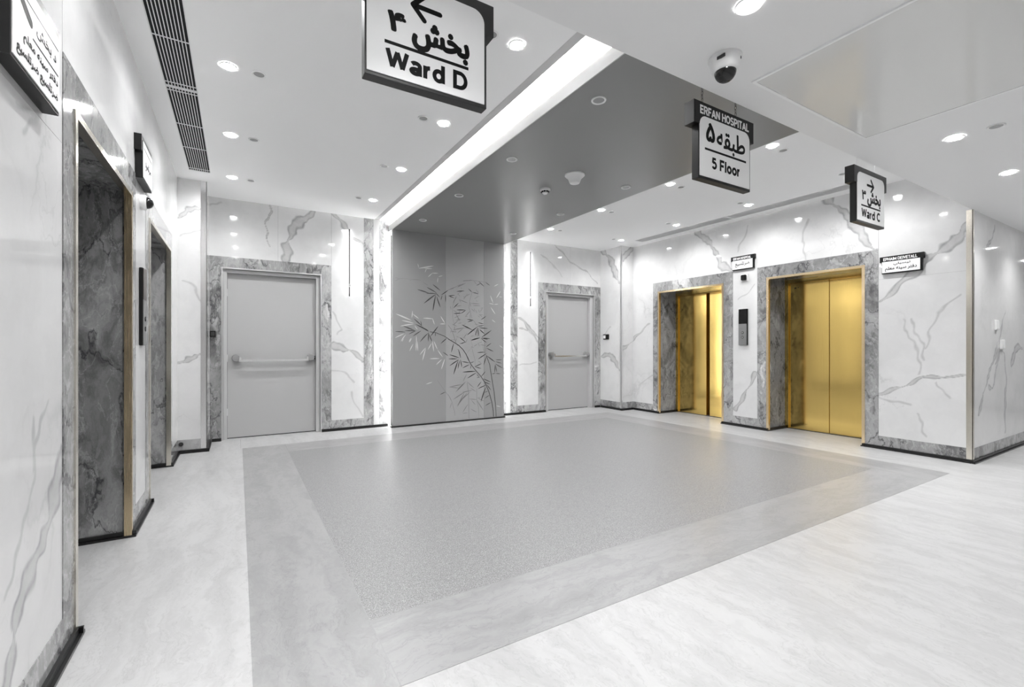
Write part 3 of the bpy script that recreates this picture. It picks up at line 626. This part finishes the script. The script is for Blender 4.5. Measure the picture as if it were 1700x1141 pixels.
for i in range(8):
    a = i*math.pi/4; x, yy = 2.884+.035*math.cos(a), 4.111+.035*math.sin(a); box(bm, x-.008, x+.008, yy-.008, yy+.008, BZ-.040, BZ-.026)
obj('vent', bm, M['black'], t)

# dome camera
def dome_camera(loc, label, s=1.0):
    t = thing('dome_camera', label, 'security camera', loc); q = Matrix.Translation(loc)
    bm = bmesh.new(); lathe(bm, [(.075*s, 0), (.077*s, -.012*s), (.072*s, -.016*s), (.070*s, -.040*s), (.062*s, -.062*s), (.052*s, -.070*s)], 48, q); obj('housing', bm, M['white'], t, smooth=True)
    bm = bmesh.new(); lathe(bm, [(.050*s*math.cos(a), -.066*s-.052*s*math.sin(a)) for a in [i*math.pi/2/9 for i in range(9)]] + [(.002, -.118*s)], 40, q); obj('smoked_dome', bm, M['dome'], t, smooth=True)
    return t
dc = dome_camera((2.03, 1.375, SZ), 'white dome security camera with smoked dome on the low corridor ceiling')
bm = bmesh.new(); box(bm, 2.03-.0725, 2.03-.066, 1.33, 1.37, SZ-.036, SZ-.022); obj('badge', bm, M['dgray'], dc)
quick('screw', M['dgray'], dc, (2.044, 2.050, 1.3045, 1.31, SZ-.034, SZ-.022))
# hatch
t = thing('ceiling_hatch', 'large square glossy access panel in the low corridor ceiling', 'hatch', (2.97, .78, SZ))
quick('hatch_frame', M['ceil'], t, (2.33, 2.345, .15, 1.425, SZ-.008, SZ-.0002), (3.60, 3.615, .15, 1.425, SZ-.008, SZ-.0002), (2.345, 3.60, 1.41, 1.425, SZ-.008, SZ-.0002), (2.345, 3.60, .15, .165, SZ-.008, SZ-.0002))
quick('hatch_panel', M['hatch'], t, (2.347, 3.598, .167, 1.408, SZ-.005, SZ-.0002))

# linear air grilles
def grille(x0, x1, y0, y1, label, bars):
    t = thing('air_grille', label, 'air grille', ((x0+x1)/2, (y0+y1)/2, CZ), 'long ceiling air grilles')
    quick('frame', M['white'], t, (x0-.006, x0, y0, y1, CZ-.006, CZ-.0005), (x1, x1+.006, y0, y1, CZ-.006, CZ-.0005), (x0, x1, y0, y0+.008, CZ-.006, CZ-.0005), (x0, x1, y1-.008, y1, CZ-.006, CZ-.0005))
    quick('dark_backing', M['void'], t, (x0, x1, y0+.008, y1-.008, CZ-.0012, CZ-.0004))
    n = 10; bm = bmesh.new()
    for i in range(1, n):
        x = x0+(x1-x0)*i/n; box(bm, x-.0024, x+.0024, y0+.008, y1-.008, CZ-.006, CZ-.0013)
    obj('louvres', bm, M['white'], t)
    for b in bars: quick('cross_bar', M['white'], t, (x0, x1, b, b+.006, CZ-.0058, CZ-.0014))
grille(-.443, -.260, 2.27, 4.09, 'black slotted air grille in the left ceiling, nearer the camera', (2.86, 3.46, 4.03))
grille(-.443, -.260, 4.105, 5.93, 'black slotted air grille in the left ceiling, farther end', (4.15, 4.74, 5.27, 5.86))
grille(6.06, 6.243, 2.27, 4.09, 'slotted air grille in the right ceiling above the nearer gold lift', (2.86, 3.46, 4.03))
grille(6.06, 6.243, 4.105, 5.86, 'slotted air grille in the right ceiling above the farther gold lift', (4.15, 4.74, 5.27, 5.80))

# ---------------------------------------------------------------- wall sconces
for x, lab in ((1.372, 'slim vertical wall light glowing between the left fire door and the mural'), (4.474, 'slim vertical wall light glowing between the mural and the right fire door')):
    t = thing('wall_sconce', lab, 'wall light', (x, YB, 1.92), 'slim wall lights')
    wquick('rod', M['rod'], t, 'y', YB, -1, (x-.009, x+.009, 1.915, 2.88, .036, .042))
    wquick('led_strip', M['led3'], t, 'y', YB, -1, (x-.003, x+.003, 1.95, 2.86, .030, .0355))
    bm = bmesh.new(); lathe(bm, [(.022, 0), (.022, .018)], 24, Matrix.Translation((x, YB-.055, 2.068)) @ Matrix.Rotation(math.pi/2, 4, 'X')); obj('knob', bm, M['steel'], t, smooth=True)
    bm = bmesh.new(); tube(bm, (x, YB-.0005, 2.068), (x, YB-.055, 2.068), .009); obj('arm', bm, M['steel'], t)

# ---------------------------------------------------------------- hanging signs
PF = {'baxsh': '\ufeb6\ufea8\ufe91', 'tabaqe': '\ufeea\ufed8\ufe92\ufec3'}
def hanging_sign(x, z, arrow, fa, num, en, head, label):
    """x, z: lower left corner of the white face; front face at y = 1.65"""
    W, Y = .472, 1.65
    t = thing('hanging_sign', label, 'sign', (x+W/2, Y, z+.4), 'hanging direction signs')
    H = .405
    c = quick('sign_box', M['black'] if head else M['dgray'], t, (x-.004, x+W+.008, Y, Y+.045, z-.014, z+H-.01), bevel=.0015)
    quick('header', M['black'] if head else M['dgray'], t, (x-.045, x+W+.040, Y-.003, Y+.062, z+.285, z+.412), bevel=.0015)
    # white face with rounded upper corners
    bm = bmesh.new(); r = .05; zt = z+(.335 if head else .372); pts = [(x+.002, z), (x+W-.004, z)]
    pts += [(x+W-.004-r+r*math.cos(a), zt-r+r*math.sin(a)) for a in [i*math.pi/16 for i in range(9)]]
    pts += [(x+.002+r-r*math.sin(a), zt-r+r*math.cos(a)) for a in [i*math.pi/16 for i in range(9)]]
    f = bm.faces.new([bm.verts.new((a, Y-.004, b)) for a, b in pts])
    ext = bmesh.ops.extrude_face_region(bm, geom=[f]); bmesh.ops.translate(bm, vec=(0, .0035, 0), verts=[v for v in ext['geom'] if isinstance(v, bmesh.types.BMVert)])
    obj('sign_face', bm, M['plate'], t)
    yy = Y-.0045
    bm = bmesh.new()
    if arrow:
        cx, cz = x+W*.47, z+.290; d = -1 if arrow == 'left' else 1
        stroke(bm, [(cx-d*.055, cz), (cx+d*.045, cz)], .019, yy)
        stroke(bm, [(cx+d*.008, cz+.045), (cx+d*.052, cz)], .019, yy); stroke(bm, [(cx+d*.008, cz-.045), (cx+d*.052, cz)], .019, yy-.0001)
        text_bm(bm, PF['baxsh'], x+.165, x+W-.07, z+.125, z+.245, yy, bold=.06)
        text_bm(bm, num, x+.075, x+.145, z+.165, z+.24, yy, bold=.06)
        zl = z+.115
    else:
        text_bm(bm, PF['tabaqe'], x+.15, x+W-.05, z+.165, z+.30, yy, bold=.035)
        text_bm(bm, num, x+.055, x+.135, z+.20, z+.31, yy, bold=.06)
        zl = z+.15
    box(bm, x+.065 if arrow else x+.045, x+W-.075 if arrow else x+W-.04, yy, yy+.0004, zl, zl+.012)
    if arrow: text_bm(bm, en, x+.070, x+W-.08, z+.030, z+.098, yy, bold=.035)
    else: text_bm(bm, en, x+.105, x+W-.10, z+.055, z+.118, yy, bold=.025)
    obj('lettering', bm, M['lett'], t)
    if head:
        bm = bmesh.new(); text_bm(bm, head, x+.005, x+W-.01, z+.345, z+.392, Y-.0036, bold=.035); obj('header_lettering', bm, M['wlett'], t)
    for cx in (x+.06, x+W-.10):
        bm = bmesh.new(); z0 = z+.412; zt2 = BZ if 1.95 < cx < 3.85 else CZ
        if head:
            k = int((zt2-z0)/.020)
            for i in range(k):
                q = Matrix.Translation((cx, Y+.025, z0+.010+i*.020)) @ Matrix.Rotation(math.pi/2*(i % 2), 4, 'Z') @ Matrix.Rotation(math.pi/2, 4, 'X') @ Matrix.Scale(1.7, 4, (0, 1, 0))
                g = [[bm.verts.new(q @ Vector(((.006+.0015*math.cos(b))*math.cos(a), (.006+.0015*math.cos(b))*math.sin(a), .0015*math.sin(b)))) for b in [j*math.pi/2 for j in range(4)]] for a in [j*math.pi/5 for j in range(10)]]
                for u in range(10):
                    for v in range(4): bm.faces.new((g[u][v], g[(u+1) % 10][v], g[(u+1) % 10][(v+1) % 4], g[u][(v+1) % 4]))
            obj('chain', bm, M['dgray'], t)
        else:
            tube(bm, (cx, Y+.025, z0), (cx, Y+.025, zt2), .0012, 8); obj('wire', bm, M['steel'], t)
    return t
hanging_sign(.387, 2.178, 'left', 1, '\u06f4', 'Ward D', None, 'large hanging sign reading Ward D with a left arrow')
hanging_sign(2.200, 2.154, None, 1, '\u06f5', '5 Floor', 'ERFAN HOSPITAL', 'hanging black and white sign reading ERFAN HOSPITAL and 5 Floor')
hanging_sign(4.060, 2.172, 'right', 1, '\u06f3', 'Ward C', None, 'hanging dark grey framed sign reading Ward C with an arrow pointing right')

# ---------------------------------------------------------------- wall signs
def turn(t, side):
    """a thing built facing -y around the origin is turned to face into the room from a side wall"""
    t.rotation_euler.z = math.pi/2 if side == 'left' else -math.pi/2
def local_parts(fn, name, label, cat, loc, side, group=None):
    t = thing(name, label, cat, (0, 0, 0), group); fn(t); turn(t, side); t.location = loc; return t
def wsign(W, H, head, lines):
    def fn(t):
        quick('sign_box', M['black'], t, (-W/2+.012, W/2-.012, -.03, 0, 0, H))
        quick('header', M['black'], t, (-W/2-.005, W/2+.005, -.036, 0, H*.72, H+.012))
        quick('sign_face', M['plate'], t, (-W/2+.018, W/2-.030, -.033, -.0302, .010, H*.76-.02) if False else (-W/2+.018, W/2-.026, -.0385, -.0362, .010, H*.74))
        bm = bmesh.new(); text_bm(bm, head, -W/2+.03, W/2-.05, H*.80, H*.80+.034, -.0368, bold=.06); obj('header_lettering', bm, M['wlett'], t)
        bm = bmesh.new()
        for s, a, b, c, d in lines: text_bm(bm, s, a*W, b*W, c*H, d*H, -.0392, bold=.02)
        obj('lettering', bm, M['lett'], t)
    return fn
S1 = '\ufee2\ufee0\ufecc\ufee3 \ufeea\ufee8\ufef4\ufeb3 \ufeae\ufe98\ufed3\ufea9'; S2 = '\ufeca\ufef4\ufeb4\ufee0\ufe97\ufeae\ufebf'
local_parts(wsign(.36, .19, 'ERFAN HOSPITAL', [(S2, -.32, .30, .20, .62)]), 'wall_sign', 'small black topped wall sign with one handwritten-style line between the gold lifts', 'sign', (XR, 4.065, 2.34), 'right', 'wall signs')
local_parts(wsign(.39, .185, 'EPHAIM DEIVETALL', [('\ufef2\ufee0\ufef4\ufeb4\ufef4\ufe97', -.18, .22, .46, .66), (S1, -.38, .36, .12, .42)]), 'wall_sign', 'small black topped wall sign with two lines right of the nearer gold lift', 'sign', (XR, 2.175, 2.035), 'right', 'wall signs')
def left_sign(W, H, full):
    def fn(t):
        quick('sign_box', M['black'], t, (-W/2, W/2, -.042, 0, 0, H)); quick('header', M['black'], t, (-W/2-.03, W/2+.012, -.040, 0, H*.70, H+.03))
        quick('sign_face', M['plate'], t, (-W/2+.008, W/2-.006, -.0450, -.0422, .010, H*.98))
        bm = bmesh.new()
        if full:
            text_bm(bm, '\ufeb6\ufea8\ufe91 \ufea9', -W*.05, W*.40, H*.56, H*.72, -.0456, bold=.035)
            box(bm, -W*.12, W*.45, -.0456, -.0452, H*.47, H*.49)
            text_bm(bm, S1, -W*.30, W*.44, H*.28, H*.43, -.0456, bold=.035); text_bm(bm, S2+' '+S2, -W*.42, W*.44, H*.09, H*.25, -.0456, bold=.035)
            stroke(bm, [(-W*.40, H*.78), (-W*.16, H*.62)], .03, -.0456)
            box(bm, -W*.48, W*.46, -.0456, -.0452, H*.80, H*.815)
        else:
            text_bm(bm, S2, -W*.30, W*.34, H*.30, H*.62, -.0456, bold=.04); box(bm, -W*.44, W*.44, -.0456, -.0452, H*.80, H*.83)
        obj('lettering', bm, M['lett'], t)
    return fn
local_parts(left_sign(.40, .27, True), 'wall_sign', 'large black edged wall sign with Persian lines cut by the left edge of the picture', 'sign', (XL, 1.99, 2.005), 'left', 'wall signs')
local_parts(left_sign(.36, .25, False), 'wall_sign', 'black edged wall sign above the small camera between the left lifts', 'sign', (XL, 4.02, 2.31), 'left', 'wall signs')

# ---------------------------------------------------------------- wall cameras, call panels, readers, switches
def wallcam(t):
    bm = bmesh.new(); q = Matrix.Rotation(math.pi/2, 4, 'X'); lathe(bm, [(.052, 0), (.052, .030), (.046, .036)], 36, q); obj('housing', bm, M['white'], t, smooth=True)
    bm = bmesh.new(); lathe(bm, [(.040*math.cos(a), .034+.040*math.sin(a)) for a in [i*math.pi/2/8 for i in range(8)]]+[(.002, .074)], 32, q); obj('smoked_dome', bm, M['dome'], t, smooth=True)
local_parts(wallcam, 'wall_camera', 'round white camera with black dome on the left wall between the lifts', 'security camera', (XL, 4.05, 2.20), 'left')
def sqcam(t):
    quick('back_plate', M['white'], t, (-.055, .055, -.012, 0, -.055, .055), bevel=.003)
    quick('sensor', M['black'], t, (-.038, .038, -.052, -.0125, -.040, .040), bevel=.008)
local_parts(sqcam, 'wall_camera', 'small square camera with black dome on a white plate between the gold lifts', 'security camera', (XR, 4.05, 2.215), 'right')
def call_panel(body, top):
    def fn(t):
        quick('casing', M['black'], t, (-.068, .068, -.022, 0, -.27, .265), bevel=.003)
        quick('face_plate', body, t, (-.066, .060, -.026, -.0225, -.268, .045))
        quick('display', top, t, (-.066, .060, -.026, -.0225, .047, .262), bevel=.001)
        for z in (-.085, -.155):
            bm = bmesh.new(); lathe(bm, [(.017, .026), (.017, .030)], 24, Matrix.Translation((-.003, 0, z)) @ Matrix.Rotation(math.pi/2, 4, 'X')); b = obj('call_button', bm, M['black'], t)
            bm = bmesh.new(); lathe(bm, [(.009, .0301), (.009, .0315)], 20, Matrix.Translation((-.003, 0, z)) @ Matrix.Rotation(math.pi/2, 4, 'X')); obj('button_cap', bm, M['steel'], b)
    return fn
local_parts(call_panel(M['gray2'], M['dome']), 'lift_call_panel', 'tall lift call panel with black display and two buttons between the gold lifts', 'call panel', (XR, 4.068, 1.487), 'right')
local_parts(call_panel(M['gray2'], M['brown']), 'lift_call_panel', 'tall dark lift call panel seen edge-on between the left lifts', 'call panel', (XL, 4.055, 1.475), 'left')
t = thing('card_reader', 'small black square card reader beside the left fire door', 'card reader', (-.272, YB, 1.35))
wquick('casing', M['black'], t, 'y', YB, -1, (-.302, -.238, 1.315, 1.392, .0035, .05), bevel=.003)
wquick('indicator', M['dgray'], t, 'y', YB, -1, (-.290, -.25, 1.33, 1.378, .0502, .0515))
t = thing('card_reader', 'small black and white card reader on the wall right of the right fire door', 'card reader', (6.15, 6.72, 1.38))
wquick('casing', M['black'], t, 'x', 6.15, -1, (6.62, 6.76, 1.33, 1.43, .0005, .03), bevel=.003)
wquick('white_panel', M['white'], t, 'x', 6.15, -1, (6.69, 6.75, 1.35, 1.41, .0302, .033))
def sw(x, z, w2, h2, label, rockers):
    t = thing('wall_switch', label, 'switch', (x, 1.60, z), 'corridor wall fittings')
    wquick('plate', M['sw'], t, 'y', 1.60, -1, (x-w2, x+w2, z-h2, z+h2, .0005, .018), bevel=.003)
    for i in range(rockers):
        a = x-w2*.85+i*1.7*w2/rockers; wquick('rocker', M['white'], t, 'y', 1.60, -1, (a+.002, a+1.7*w2/rockers-.002, z-h2*.8, z+h2*.8, .0182, .022))
sw(7.205, 1.435, .045, .055, 'upper white wall fitting on the corridor wall at the right edge', 1)
sw(7.40, 1.222, .06, .055, 'lower white double switch on the corridor wall at the right edge', 2)
bm = bmesh.new(); lathe(bm, [(.022, 0), (.022, .008)], 24, Matrix.Translation((-.545, YR-.0035, .105)) @ Matrix.Rotation(math.pi/2, 4, 'X')); o = obj('round_cap', bm, M['dgray']); tag(o, 'small dark round cap low on the grey marble course by the left fire door', 'cap')
